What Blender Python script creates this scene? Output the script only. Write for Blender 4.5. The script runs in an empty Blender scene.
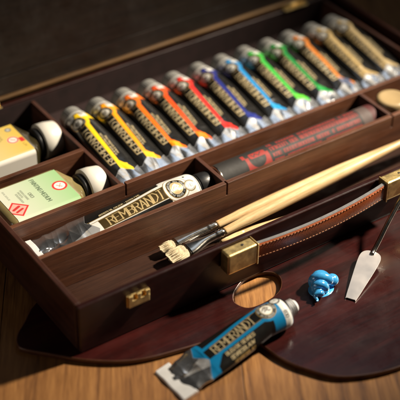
import bpy, bmesh, math, random
import numpy as np
from mathutils import Vector, Matrix
random.seed(7)
S = 0.008                      # one modelling unit in metres
PI = math.pi
sc = bpy.context.scene
COL = sc.collection

# ------------------------------------------------------------------ camera
cd = bpy.data.cameras.new('camera'); cam = bpy.data.objects.new('camera', cd); COL.objects.link(cam); sc.camera = cam
C0 = Vector((-40.0856, -75.3894, 77.1335)); R_ = Vector((0.8236, -0.567, 0.0129)); F_ = Vector((0.4567, 0.6496, -0.6078))
U_ = R_.cross(F_).normalized(); R_ = F_.cross(U_).normalized()
M = Matrix.Identity(4)
# camera axes: right, up, back
for i in range(3):
    M[i][0] = R_[i]; M[i][1] = U_[i]; M[i][2] = -F_[i]
M.translation = C0 * S
cam.matrix_world = M
cd.sensor_width = 36; cd.lens = 1300.72 / 400 * 36
cd.clip_start = 0.05; cd.clip_end = 60
cd.dof.use_dof = True; cd.dof.focus_distance = 126.5 * S; cd.dof.aperture_fstop = 4.8
# ------------------------------------------------------------------ world and lamps
w = bpy.data.worlds.new('World'); sc.world = w; w.use_nodes = True
w.node_tree.nodes['Background'].inputs[0].default_value = (1.0, 0.9, 0.8, 1); w.node_tree.nodes['Background'].inputs[1].default_value = 0.015
sc.view_settings.view_transform = 'Standard'; sc.view_settings.look = 'None'; sc.view_settings.exposure = 0.0; sc.view_settings.gamma = 1.0
sc.render.engine = 'CYCLES'

def lamp(name, kind, loc, target, power, color, **kw):
    l = bpy.data.lights.new(name, kind); o = bpy.data.objects.new(name, l); COL.objects.link(o)
    loc = Vector(loc) * S; target = Vector(target) * S
    o.location = loc; o.rotation_euler = (target - loc).to_track_quat('-Z', 'Y').to_euler()
    l.energy = power; l.color = color
    for k, v in kw.items(): setattr(l, k, v)
    return o
lamp('key_spot', 'SPOT', (132, -16, 98), (22, 11, -2), 190, (1.0, 0.87, 0.69), spot_size=math.radians(27), spot_blend=1.0, shadow_soft_size=0.045)
lamp('foil_fill', 'AREA', (72, 40, 98), (24, 10, 0), .36, (0.74, 0.86, 1.0), shape='RECTANGLE', size=0.34, size_y=0.30)  # cool area lamp added above to put bluish highlights on the tube tails
lamp('left_fill', 'AREA', (-105, 12, 42), (10, 12, -3), .8, (1.0, 0.86, 0.70), shape='RECTANGLE', size=0.45, size_y=0.3)  # warm fill added low on the left to brighten the case's end face

# ------------------------------------------------------------------ materials
def new_mat(name):
    m = bpy.data.materials.new(name); m.use_nodes = True
    nt = m.node_tree; return m, nt, nt.nodes['Principled BSDF']
def N(nt, t, **kw):
    n = nt.nodes.new(t)
    for k, v in kw.items():
        if hasattr(n, k): setattr(n, k, v)
        else: n.inputs[k].default_value = v
    return n
def simple(name, col, rough=.5, metal=0., coat=0., noise=0.0, nscale=60., bump=0.0, bscale=200., spec=.5):
    m, nt, p = new_mat(name)
    p.inputs['Base Color'].default_value = (*col, 1); p.inputs['Roughness'].default_value = rough
    p.inputs['Metallic'].default_value = metal; p.inputs['Coat Weight'].default_value = coat
    p.inputs['Coat Roughness'].default_value = .12; p.inputs['Specular IOR Level'].default_value = spec
    tc = N(nt, 'ShaderNodeTexCoord')
    if noise:
        n = N(nt, 'ShaderNodeTexNoise'); n.inputs['Scale'].default_value = nscale; n.inputs['Detail'].default_value = 6
        nt.links.new(tc.outputs['Object'], n.inputs['Vector'])
        r = N(nt, 'ShaderNodeValToRGB'); r.color_ramp.elements[0].position = .3; r.color_ramp.elements[1].position = .7
        r.color_ramp.elements[0].color = (*[c * (1 - noise) for c in col], 1); r.color_ramp.elements[1].color = (*[min(1, c * (1 + noise)) for c in col], 1)
        nt.links.new(n.outputs['Fac'], r.inputs['Fac']); nt.links.new(r.outputs['Color'], p.inputs['Base Color'])
        mr = N(nt, 'ShaderNodeMapRange'); mr.inputs['To Min'].default_value = rough * .8; mr.inputs['To Max'].default_value = min(1, rough * 1.25)
        nt.links.new(n.outputs['Fac'], mr.inputs['Value']); nt.links.new(mr.outputs['Result'], p.inputs['Roughness'])
    if bump:
        n2 = N(nt, 'ShaderNodeTexNoise'); n2.inputs['Scale'].default_value = bscale; n2.inputs['Detail'].default_value = 4
        nt.links.new(tc.outputs['Object'], n2.inputs['Vector'])
        b = N(nt, 'ShaderNodeBump'); b.inputs['Strength'].default_value = bump; b.inputs['Distance'].default_value = .0006
        nt.links.new(n2.outputs['Fac'], b.inputs['Height']); nt.links.new(b.outputs['Normal'], p.inputs['Normal'])
    return m
def wood(name, c1, c2, rough=.45, coat=0., axis='x', scale=14., bump=.25, rot=0., c3=None, spec=.5):
    """stretched-noise grain running along one axis of the object"""
    m, nt, p = new_mat(name)
    tc = N(nt, 'ShaderNodeTexCoord'); mp = N(nt, 'ShaderNodeMapping')
    mp.inputs['Rotation'].default_value = (0, 0, rot)
    sv = {'x': (1.0, 14, 14), 'y': (14, 1.0, 14), 'z': (14, 14, 1.0)}[axis]
    mp.inputs['Scale'].default_value = sv
    nt.links.new(tc.outputs['Object'], mp.inputs['Vector'])
    n = N(nt, 'ShaderNodeTexNoise'); n.inputs['Scale'].default_value = scale; n.inputs['Detail'].default_value = 8; n.inputs['Roughness'].default_value = .62; n.inputs['Distortion'].default_value = .4
    nt.links.new(mp.outputs['Vector'], n.inputs['Vector'])
    n3 = N(nt, 'ShaderNodeTexNoise'); n3.inputs['Scale'].default_value = scale * 6; n3.inputs['Detail'].default_value = 3
    nt.links.new(mp.outputs['Vector'], n3.inputs['Vector'])
    mix = N(nt, 'ShaderNodeMath', operation='MULTIPLY_ADD'); mix.inputs[1].default_value = .35
    nt.links.new(n3.outputs['Fac'], mix.inputs[0]); nt.links.new(n.outputs['Fac'], mix.inputs[2])
    r = N(nt, 'ShaderNodeValToRGB'); e = r.color_ramp.elements
    e[0].position = .45; e[1].position = .88; e[0].color = (*c1, 1); e[1].color = (*c2, 1)
    if c3: x = e.new(.66); x.color = (*c3, 1)
    nt.links.new(mix.outputs[0], r.inputs['Fac']); nt.links.new(r.outputs['Color'], p.inputs['Base Color'])
    p.inputs['Coat Weight'].default_value = coat
    nr_ = N(nt, 'ShaderNodeTexNoise'); nr_.inputs['Scale'].default_value = 38; nr_.inputs['Detail'].default_value = 7; nr_.inputs['Roughness'].default_value = .7
    nt.links.new(tc.outputs['Object'], nr_.inputs['Vector'])
    for key, lo, hi in (('Roughness', rough * .7, min(1, rough * 1.4)), ('Coat Roughness', .06, .34)):
        mr = N(nt, 'ShaderNodeMapRange'); mr.inputs['From Min'].default_value = .3; mr.inputs['From Max'].default_value = .7
        mr.inputs['To Min'].default_value = lo; mr.inputs['To Max'].default_value = hi
        nt.links.new(nr_.outputs['Fac'], mr.inputs['Value']); nt.links.new(mr.outputs['Result'], p.inputs[key])
    p.inputs['Specular IOR Level'].default_value = spec
    b = N(nt, 'ShaderNodeBump'); b.inputs['Strength'].default_value = bump; b.inputs['Distance'].default_value = .0005
    nt.links.new(mix.outputs[0], b.inputs['Height']); nt.links.new(b.outputs['Normal'], p.inputs['Normal'])
    return m
def painted(name, rough=.28, coat=0.3, bump=0.0, mrough=.2):
    m, nt, p = new_mat(name)
    a = N(nt, 'ShaderNodeAttribute'); a.attribute_name = 'paint'
    nt.links.new(a.outputs['Color'], p.inputs['Base Color']); nt.links.new(a.outputs['Alpha'], p.inputs['Metallic'])
    mr = N(nt, 'ShaderNodeMapRange'); mr.inputs['To Min'].default_value = rough; mr.inputs['To Max'].default_value = mrough
    nt.links.new(a.outputs['Alpha'], mr.inputs['Value'])
    tc = N(nt, 'ShaderNodeTexCoord'); n = N(nt, 'ShaderNodeTexNoise'); n.inputs['Scale'].default_value = 240; n.inputs['Detail'].default_value = 3
    nt.links.new(tc.outputs['Object'], n.inputs['Vector'])
    ad = N(nt, 'ShaderNodeMath', operation='MULTIPLY_ADD'); ad.inputs[1].default_value = .18
    nt.links.new(n.outputs['Fac'], ad.inputs[0]); nt.links.new(mr.outputs['Result'], ad.inputs[2])
    nt.links.new(ad.outputs[0], p.inputs['Roughness'])
    p.inputs['Coat Weight'].default_value = coat; p.inputs['Coat Roughness'].default_value = .12
    if bump:
        b = N(nt, 'ShaderNodeBump'); b.inputs['Strength'].default_value = bump; b.inputs['Distance'].default_value = .0004
        nt.links.new(n.outputs['Fac'], b.inputs['Height']); nt.links.new(b.outputs['Normal'], p.inputs['Normal'])
    return m

MAT = {}
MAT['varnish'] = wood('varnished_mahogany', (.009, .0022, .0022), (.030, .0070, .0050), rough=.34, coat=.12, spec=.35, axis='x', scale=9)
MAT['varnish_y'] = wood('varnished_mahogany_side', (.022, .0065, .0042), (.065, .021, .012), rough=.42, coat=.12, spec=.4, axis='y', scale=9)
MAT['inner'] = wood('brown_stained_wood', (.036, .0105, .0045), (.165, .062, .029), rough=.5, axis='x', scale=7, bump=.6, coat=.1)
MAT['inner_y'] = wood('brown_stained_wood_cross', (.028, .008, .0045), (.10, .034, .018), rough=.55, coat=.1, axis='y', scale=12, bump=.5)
MAT['lining'] = simple('dark_red_lining', (.018, .0055, .0050), rough=.85, noise=.25, nscale=90, bump=.3, bscale=700)
MAT['lid'] = wood('dark_lid_wood', (.009, .0052, .0036), (.021, .0125, .0085), rough=.38, coat=.15, axis='x', scale=8, bump=.2)
MAT['table'] = None
MAT['lip'] = wood('glint_lid_edge', (.035, .014, .006), (.34, .19, .07), rough=.35, coat=.3, axis='x', scale=5)  # pale streaks in the colour stand in for broken glints along the lip
MAT['floor'] = wood('shaded_trough_floor', (.014, .005, .003), (.045, .018, .010), rough=.6, axis='x', scale=10, bump=.4, spec=.15)  # colour darkened to carry the shade at the bottom of the trough
MAT['palette'] = wood('dark_red_palette', (.011, .0024, .0024), (.042, .0065, .0055), rough=.30, coat=.22, spec=.3, axis='x', scale=7, bump=.3, c3=(.023, .0038, .0034))
MAT['palette_cut'] = wood('palette_cut_edge', (.05, .015, .010), (.12, .045, .02), rough=.4, coat=.2, axis='x', scale=9)
MAT['brass'] = simple('aged_brass', (.86, .62, .27), rough=.40, metal=1, noise=.22, nscale=240, bump=.12, bscale=900)
MAT['leather'] = simple('tan_leather', (.26, .060, .016), rough=.34, noise=.2, nscale=70, bump=.2, bscale=900)
MAT['leather_edge'] = simple('pale_leather_edge', (.15, .15, .155), rough=.5, noise=.15, nscale=200, bump=.3)
MAT['thread'] = simple('cream_thread', (.38, .17, .08), rough=.7)
MAT['handle_wood'] = wood('pale_brush_wood', (.46, .27, .11), (.80, .60, .33), rough=.34, coat=.3, axis='x', scale=26, bump=.06)
MAT['nickel'] = simple('nickel', (.62, .58, .52), rough=.18, metal=1, noise=.1, nscale=300)
MAT['bristle'] = None
MAT['steel'] = simple('knife_steel', (.60, .56, .53), rough=.38, metal=.75, noise=.13, nscale=70, bump=.05)
MAT['grey_cap'] = simple('grey_plastic_cap', (.30, .295, .275), rough=.45, noise=.08, nscale=200)
MAT['black_cap'] = simple('black_plastic', (.012, .012, .013), rough=.38, noise=.2, nscale=300)
MAT['white_cap'] = simple('white_plastic', (.66, .635, .57), rough=.4, noise=.03, nscale=80, bump=.05)
MAT['foil'] = simple('tube_metal', (.66, .68, .72), rough=.2, metal=1, noise=.06, nscale=150, bump=.15, bscale=300)
MAT['crimp'] = simple('creased_foil', (.95, .95, .96), rough=.30, metal=.35, noise=.06, nscale=150, bump=.15, bscale=300)
MAT['tube_paint'] = painted('printed_tube', rough=.20, coat=.10, bump=.16, mrough=.15)
MAT['label_paper'] = painted('printed_paper_label', rough=.5, coat=.05)
MAT['red_print'] = painted('printed_black_cylinder', rough=.60, coat=.0, bump=.15, mrough=.3)
MAT['brown_glass'] = simple('amber_glass_dark', (.035, .028, .012), rough=.08, coat=1., spec=.8)
MAT['gold_glass'] = simple('straw_tinted_bottle', (.24, .19, .08), rough=.07, coat=1., spec=.8, noise=.3, nscale=50)
MAT['paint_blue'] = simple('pearl_blue_paint', (.06, .40, .95), rough=.20, metal=.10, coat=1., noise=.30, nscale=120, bump=.35, bscale=300)
MAT['paint_blue'].node_tree.nodes['Principled BSDF'].inputs['Subsurface Weight'].default_value = 0
MAT['cream'] = simple('cream_knob', (.36, .26, .13), rough=.35, coat=.3, noise=.08, nscale=90)

def bristle_mat():
    m, nt, p = new_mat('hog_bristle')
    tc = N(nt, 'ShaderNodeTexCoord'); mp = N(nt, 'ShaderNodeMapping'); mp.inputs['Scale'].default_value = (1, 30, 30)
    nt.links.new(tc.outputs['Object'], mp.inputs['Vector'])
    n = N(nt, 'ShaderNodeTexNoise'); n.inputs['Scale'].default_value = 110; n.inputs['Detail'].default_value = 4
    nt.links.new(mp.outputs['Vector'], n.inputs['Vector'])
    r = N(nt, 'ShaderNodeValToRGB'); e = r.color_ramp.elements; e[0].position = .35; e[1].position = .6
    e[0].color = (.60, .49, .30, 1); e[1].color = (.74, .64, .44, 1)
    nt.links.new(n.outputs['Fac'], r.inputs['Fac']); nt.links.new(r.outputs['Color'], p.inputs['Base Color'])
    b = N(nt, 'ShaderNodeBump'); b.inputs['Strength'].default_value = .5; b.inputs['Distance'].default_value = .0006
    nt.links.new(n.outputs['Fac'], b.inputs['Height']); nt.links.new(b.outputs['Normal'], p.inputs['Normal'])
    p.inputs['Roughness'].default_value = .6
    return m
MAT['bristle'] = bristle_mat()
def table_mat():
    m, nt, p = new_mat('oak_table_planks')
    L = nt.links.new
    tc = N(nt, 'ShaderNodeTexCoord')
    sp = N(nt, 'ShaderNodeSeparateXYZ'); L(tc.outputs['Object'], sp.inputs[0])
    dv = N(nt, 'ShaderNodeMath', operation='MULTIPLY'); dv.inputs[1].default_value = 1 / (22.0 * S); L(sp.outputs['X'], dv.inputs[0])
    fl = N(nt, 'ShaderNodeMath', operation='FLOOR'); L(dv.outputs[0], fl.inputs[0])
    wn = N(nt, 'ShaderNodeTexWhiteNoise', noise_dimensions='1D'); L(fl.outputs[0], wn.inputs['W'])
    off = N(nt, 'ShaderNodeVectorMath', operation='ADD'); cb = N(nt, 'ShaderNodeVectorMath', operation='SCALE'); cb.inputs['Scale'].default_value = 3.0
    L(wn.outputs['Color'], cb.inputs[0]); L(tc.outputs['Object'], off.inputs[0]); L(cb.outputs[0], off.inputs[1])
    mp = N(nt, 'ShaderNodeMapping'); mp.inputs['Scale'].default_value = (16, 1.1, 1); L(off.outputs[0], mp.inputs['Vector'])
    n = N(nt, 'ShaderNodeTexNoise'); n.inputs['Scale'].default_value = 9; n.inputs['Detail'].default_value = 9; n.inputs['Roughness'].default_value = .6; n.inputs['Distortion'].default_value = .8
    L(mp.outputs[0], n.inputs['Vector'])
    n2 = N(nt, 'ShaderNodeTexNoise'); n2.inputs['Scale'].default_value = 70; n2.inputs['Detail'].default_value = 3; L(mp.outputs[0], n2.inputs['Vector'])
    n4 = N(nt, 'ShaderNodeTexNoise'); n4.inputs['Scale'].default_value = 7; n4.inputs['Detail'].default_value = 3; L(off.outputs[0], n4.inputs['Vector'])
    a = N(nt, 'ShaderNodeMath', operation='MULTIPLY_ADD'); a.inputs[1].default_value = .3; L(n2.outputs['Fac'], a.inputs[0]); L(n.outputs['Fac'], a.inputs[2])
    r = N(nt, 'ShaderNodeValToRGB'); e = r.color_ramp.elements; e[0].position = .42; e[1].position = .86
    e[0].color = (.085, .029, .007, 1); e[1].color = (.47, .225, .068, 1); x = e.new(.62); x.color = (.27, .115, .031, 1)
    L(a.outputs[0], r.inputs['Fac'])
    hv = N(nt, 'ShaderNodeHueSaturation'); L(r.outputs['Color'], hv.inputs['Color'])
    mr = N(nt, 'ShaderNodeMapRange'); mr.inputs['To Min'].default_value = .75; mr.inputs['To Max'].default_value = 1.15; L(wn.outputs['Value'], mr.inputs['Value'])
    m2 = N(nt, 'ShaderNodeMath', operation='MULTIPLY'); m3 = N(nt, 'ShaderNodeMapRange'); m3.inputs['To Min'].default_value = .6; m3.inputs['To Max'].default_value = 1.4
    L(n4.outputs['Fac'], m3.inputs['Value']); L(mr.outputs['Result'], m2.inputs[0]); L(m3.outputs['Result'], m2.inputs[1]); L(m2.outputs[0], hv.inputs['Value'])
    L(hv.outputs['Color'], p.inputs['Base Color'])
    p.inputs['Roughness'].default_value = .48; p.inputs['Coat Weight'].default_value = .12; p.inputs['Coat Roughness'].default_value = .3
    b = N(nt, 'ShaderNodeBump'); b.inputs['Strength'].default_value = .35; b.inputs['Distance'].default_value = .0006
    L(a.outputs[0], b.inputs['Height']); L(b.outputs['Normal'], p.inputs['Normal'])
    return m
MAT['table'] = table_mat()

# ------------------------------------------------------------------ object helpers
def empty(name, loc=(0, 0, 0), label=None, cat=None, group=None, rot=(0, 0, 0), mat=None):
    o = bpy.data.objects.new(name, None); COL.objects.link(o)
    if mat is not None: o.matrix_world = mat
    else: o.location = Vector(loc) * S; o.rotation_euler = rot
    o.empty_display_size = .01
    tag(o, label, cat, group); return o
def tag(o, label=None, cat=None, group=None, kind=None):
    if label: o['label'] = label
    if cat: o['category'] = cat
    if group: o['group'] = group
    if kind: o['kind'] = kind
    return o
def obj(name, bm, mat, parent=None, bevel=0, smooth=False, seg=2, loc=(0, 0, 0)):
    """bmesh in modelling units -> one mesh object in metres"""
    me = bpy.data.meshes.new(name)
    bmesh.ops.recalc_face_normals(bm, faces=bm.faces)
    bmesh.ops.scale(bm, vec=(S, S, S), verts=bm.verts); bm.to_mesh(me); bm.free()
    mats = mat if isinstance(mat, (list, tuple)) else [mat]
    for m in mats: me.materials.append(m)
    o = bpy.data.objects.new(name, me); COL.objects.link(o); o.parent = parent; o.location = Vector(loc) * S
    if smooth: me.polygons.foreach_set('use_smooth', [True] * len(me.polygons))
    if bevel:
        b = o.modifiers.new('bevel', 'BEVEL'); b.width = bevel * S; b.segments = seg; b.limit_method = 'ANGLE'; b.angle_limit = math.radians(40)
        b.harden_normals = False
    return o
def box(bm, x0, x1, y0, y1, z0, z1, mi=0):
    v = [bm.verts.new(c) for c in ((x0, y0, z0), (x1, y0, z0), (x1, y1, z0), (x0, y1, z0), (x0, y0, z1), (x1, y0, z1), (x1, y1, z1), (x0, y1, z1))]
    for q in ((0, 3, 2, 1), (4, 5, 6, 7), (0, 1, 5, 4), (1, 2, 6, 5), (2, 3, 7, 6), (3, 0, 4, 7)):
        f = bm.faces.new([v[i] for i in q]); f.material_index = mi
def lathe(bm, prof, n=40, axis='x', ribs=0, ribamp=0, ribrange=None, mi=0):
    """prof: list of (position along the axis, radius)"""
    rings = []
    for k, (a, r) in enumerate(prof):
        if r < 1e-5:
            p = {'x': (a, 0, 0), 'z': (0, 0, a), 'y': (0, a, 0)}[axis]; rings.append([bm.verts.new(p)]); continue
        ring = []
        for i in range(n):
            t = 2 * PI * i / n; rr = r
            if ribs and ribrange and ribrange[0] <= k <= ribrange[1]: rr = r + ribamp * math.cos(t * ribs)
            c, s = rr * math.cos(t), rr * math.sin(t)
            ring.append(bm.verts.new({'x': (a, c, s), 'z': (c, s, a), 'y': (s, a, c)}[axis]))
        rings.append(ring)
    for A, B in zip(rings[:-1], rings[1:]):
        for i in range(n):
            j = (i + 1) % n
            if len(A) == 1 and len(B) == 1: break
            if len(A) == 1: f = bm.faces.new((A[0], B[i], B[j]))
            elif len(B) == 1: f = bm.faces.new((A[i], A[j], B[0]))
            else: f = bm.faces.new((A[i], A[j], B[j], B[i]))
            f.material_index = mi; f.smooth = True
def prism(bm, pts, z0, z1, axis='z', mi=0):
    def P(a, b, c): return {'z': (a, b, c), 'x': (c, a, b), 'y': (a, c, b)}[axis]
    lo = [bm.verts.new(P(a, b, z0)) for a, b in pts]; hi = [bm.verts.new(P(a, b, z1)) for a, b in pts]
    n = len(pts); bm.faces.new(lo[::-1]).material_index = mi; bm.faces.new(hi).material_index = mi
    for i in range(n): bm.faces.new((lo[i], lo[(i + 1) % n], hi[(i + 1) % n], hi[i])).material_index = mi
def sweep(bm, pts, rad, n=12, cap=True, flat=1.0, mi=0, flute=0.):
    """round tube through 3-D points with one radius each"""
    pts = [Vector(p) for p in pts]; rings = []; up = Vector((0, 0, 1)); prev = None
    for i, p in enumerate(pts):
        d = (pts[min(i + 1, len(pts) - 1)] - pts[max(i - 1, 0)]).normalized()
        if prev is None:
            a = d.cross(up)
            if a.length < .1: a = d.cross(Vector((0, 1, 0)))
            a.normalize()
        else: a = (prev - d * prev.dot(d)).normalized()
        prev = a; b = a.cross(d)
        r = rad[i] if isinstance(rad, (list, tuple)) else rad
        r0 = r
        def rk(k): return r0 * (1 + flute * abs(math.sin(4 * 2 * PI * k / n + i * .03)))
        rings.append([bm.verts.new(p + a * (rk(k) * math.cos(2 * PI * k / n)) + b * (rk(k) * flat * math.sin(2 * PI * k / n))) for k in range(n)])
    for A, B in zip(rings[:-1], rings[1:]):
        for i in range(n):
            f = bm.faces.new((A[i], A[(i + 1) % n], B[(i + 1) % n], B[i])); f.smooth = True; f.material_index = mi
    if cap: bm.faces.new(rings[0][::-1]); bm.faces.new(rings[-1])
def catmull(pts, k=8, closed=True):
    out = []; n = len(pts); P = [Vector(p) for p in pts]
    for i in range(n if closed else n - 1):
        if closed: a, b, c, d = P[(i - 1) % n], P[i], P[(i + 1) % n], P[(i + 2) % n]
        else: a, b, c, d = P[max(i - 1, 0)], P[i], P[i + 1], P[min(i + 2, n - 1)]
        for j in range(k):
            t = j / k
            out.append(.5 * ((2 * b) + (c - a) * t + (2 * a - 5 * b + 4 * c - d) * t * t + (3 * b - 3 * c + d - a) * t ** 3))
    if not closed: out.append(P[-1])
    return out

# ------------------------------------------------------------------ lettering drawn as strokes into vertex colours
O_ = '10 01 05 16 36 45 41 30 10'
GL = {'A': '00 26 40|12 32', 'B': '00 06 36 45 44 33 03|33 42 41 30 00', 'C': '45 36 16 05 01 10 30 41', 'D': '00 06 26 44 42 20 00',
      'E': '46 06 00 40|03 33', 'F': '46 06 00|03 33', 'G': '45 36 16 05 01 10 30 41 43 23', 'H': '00 06|40 46|03 43', 'I': '20 26',
      'J': '36 31 20 10 01', 'K': '06 00|46 03 40', 'L': '06 00 40', 'M': '00 06 22 46 40', 'N': '00 06 40 46', 'O': O_,
      'P': '00 06 36 45 44 33 03', 'Q': O_ + '|22 40', 'R': '00 06 36 45 44 33 03|23 40', 'S': '45 36 16 05 04 13 33 42 41 30 10 01',
      'T': '06 46|26 20', 'U': '06 01 10 30 41 46', 'V': '06 20 46', 'W': '06 10 24 30 46', 'X': '00 46|06 40', 'Y': '06 23 46|23 20',
      'Z': '06 46 00 40', '0': O_, '1': '15 26 20', '2': '05 16 36 45 44 00 40', '3': '05 16 36 45 44 33 42 41 30 10 01', '5': '46 06 03 33 42 41 30 10 01',
      '8': '13 04 05 16 36 45 44 33 13 02 01 10 30 41 42 33', '4': '30 36 02 42', '6': '45 36 16 05 01 10 30 41 42 33 13 02', "'": '26 24', '.': '20 21', '-': '13 33'}
GL = {k: [[(int(q[0]), int(q[1])) for q in s.split()] for s in v.split('|')] for k, v in GL.items()}
def text_segs(txt, x, y, h, wid, gap=.22, thick=.16, thin=.08, serif=False):
    """segments ((x0,y0,x1,y1,width)); h = letter height, wid = letter width"""
    out = []; cx = x
    for ch in txt:
        if ch == ' ': cx += wid * .7; continue
        w_ = wid * (1.25 if ch in 'MW' else .35 if ch in "I'." else 1); gl = GL.get(ch, GL['E'])
        for pl in gl:
            P = [(cx + px / 4 * w_ if ch not in "I'." else cx + w_ / 2, y + py / 6 * h) for px, py in pl]
            for (a, b), (c, d) in zip(P[:-1], P[1:]):
                L = math.hypot(c - a, d - b); f = abs(d - b) / max(L, 1e-6)
                out.append((a, b, c, d, h * (thin + (thick - thin) * f ** 2)))
            if serif:
                for (px, py), (qx, qy) in zip(pl[:-1], pl[1:]):
                    for (ax, ay), (bx, by) in (((px, py), (qx, qy)), ((qx, qy), (px, py))):
                        if ay in (0, 6) and by != ay and (ch not in 'BDPRE' or ax == 0 or (ch == 'R' and ay == 0)) and not (ch in 'CGOS'):
                            X = cx + (ax / 4 * w_ if ch != 'I' else w_ / 2); Y = y + ay / 6 * h; s = wid * .17
                            out.append((X - s, Y, X + s, Y, h * thin))
        cx += w_ + gap * wid
    return out, cx
class Paint:
    def __init__(self, a, b, base, metal=0., aa=.02):
        self.a, self.b, self.aa = a, b, aa
        self.c = np.zeros(a.shape + (4,)); self.c[..., :3] = base; self.c[..., 3] = metal
    def mask(self, sd): return np.clip(.5 - sd / (2 * self.aa), 0, 1)
    def over(self, m, col, metal=0., al=1.):
        m = (m * al)[..., None]; self.c = self.c * (1 - m) + np.array([*col, metal]) * m
    def rect(self, a0, a1, b0, b1, r=0.):
        x = np.abs(self.a - (a0 + a1) / 2) - (a1 - a0) / 2 + r; y = np.abs(self.b - (b0 + b1) / 2) - (b1 - b0) / 2 + r
        return np.hypot(np.maximum(x, 0), np.maximum(y, 0)) + np.minimum(np.maximum(x, y), 0) - r
    def circ(self, a, b, r): return np.hypot(self.a - a, self.b - b) - r
    def segs(self, ss):
        sd = np.full(self.a.shape, 9.)
        for (x0, y0, x1, y1, w_) in ss:
            m = w_ + .1
            k = (self.a > min(x0, x1) - m) & (self.a < max(x0, x1) + m) & (self.b > min(y0, y1) - m) & (self.b < max(y0, y1) + m)
            if not k.any(): continue
            A = self.a[k]; B = self.b[k]; dx, dy = x1 - x0, y1 - y0; L2 = dx * dx + dy * dy + 1e-9
            t = np.clip(((A - x0) * dx + (B - y0) * dy) / L2, 0, 1)
            sd[k] = np.minimum(sd[k], np.hypot(A - x0 - t * dx, B - y0 - t * dy) - w_ / 2)
        return sd
    def ring_text(self, txt, ca, cb, r, h, start, step, inward=False):
        """letters around a circle, starting at angle start and going clockwise by step"""
        out = []
        for i, ch in enumerate(txt):
            if ch == ' ': continue
            th = start - i * step; s, _ = text_segs(ch, -h * .36, 0, h, h * .72, thick=.2, thin=.14)
            ux, uy = math.cos(th), math.sin(th)
            for (x0, y0, x1, y1, w_) in s:
                f = lambda x, y: (ca + ux * (r + y) + uy * x, cb + uy * (r + y) - ux * x)
                p, q = f(x0, y0), f(x1, y1); out.append((*p, *q, w_))
        return self.segs(out)
def V2L(c): return tuple((x / 12.92 if x <= .04045 else ((x + .055) / 1.055) ** 2.4) for x in c)
GOLD = (.62, .42, .15); PALE = (.76, .62, .36); BLK = (.009, .0085, .008); SILV = (.74, .76, .80); WHT = (.70, .70, .67)

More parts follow.
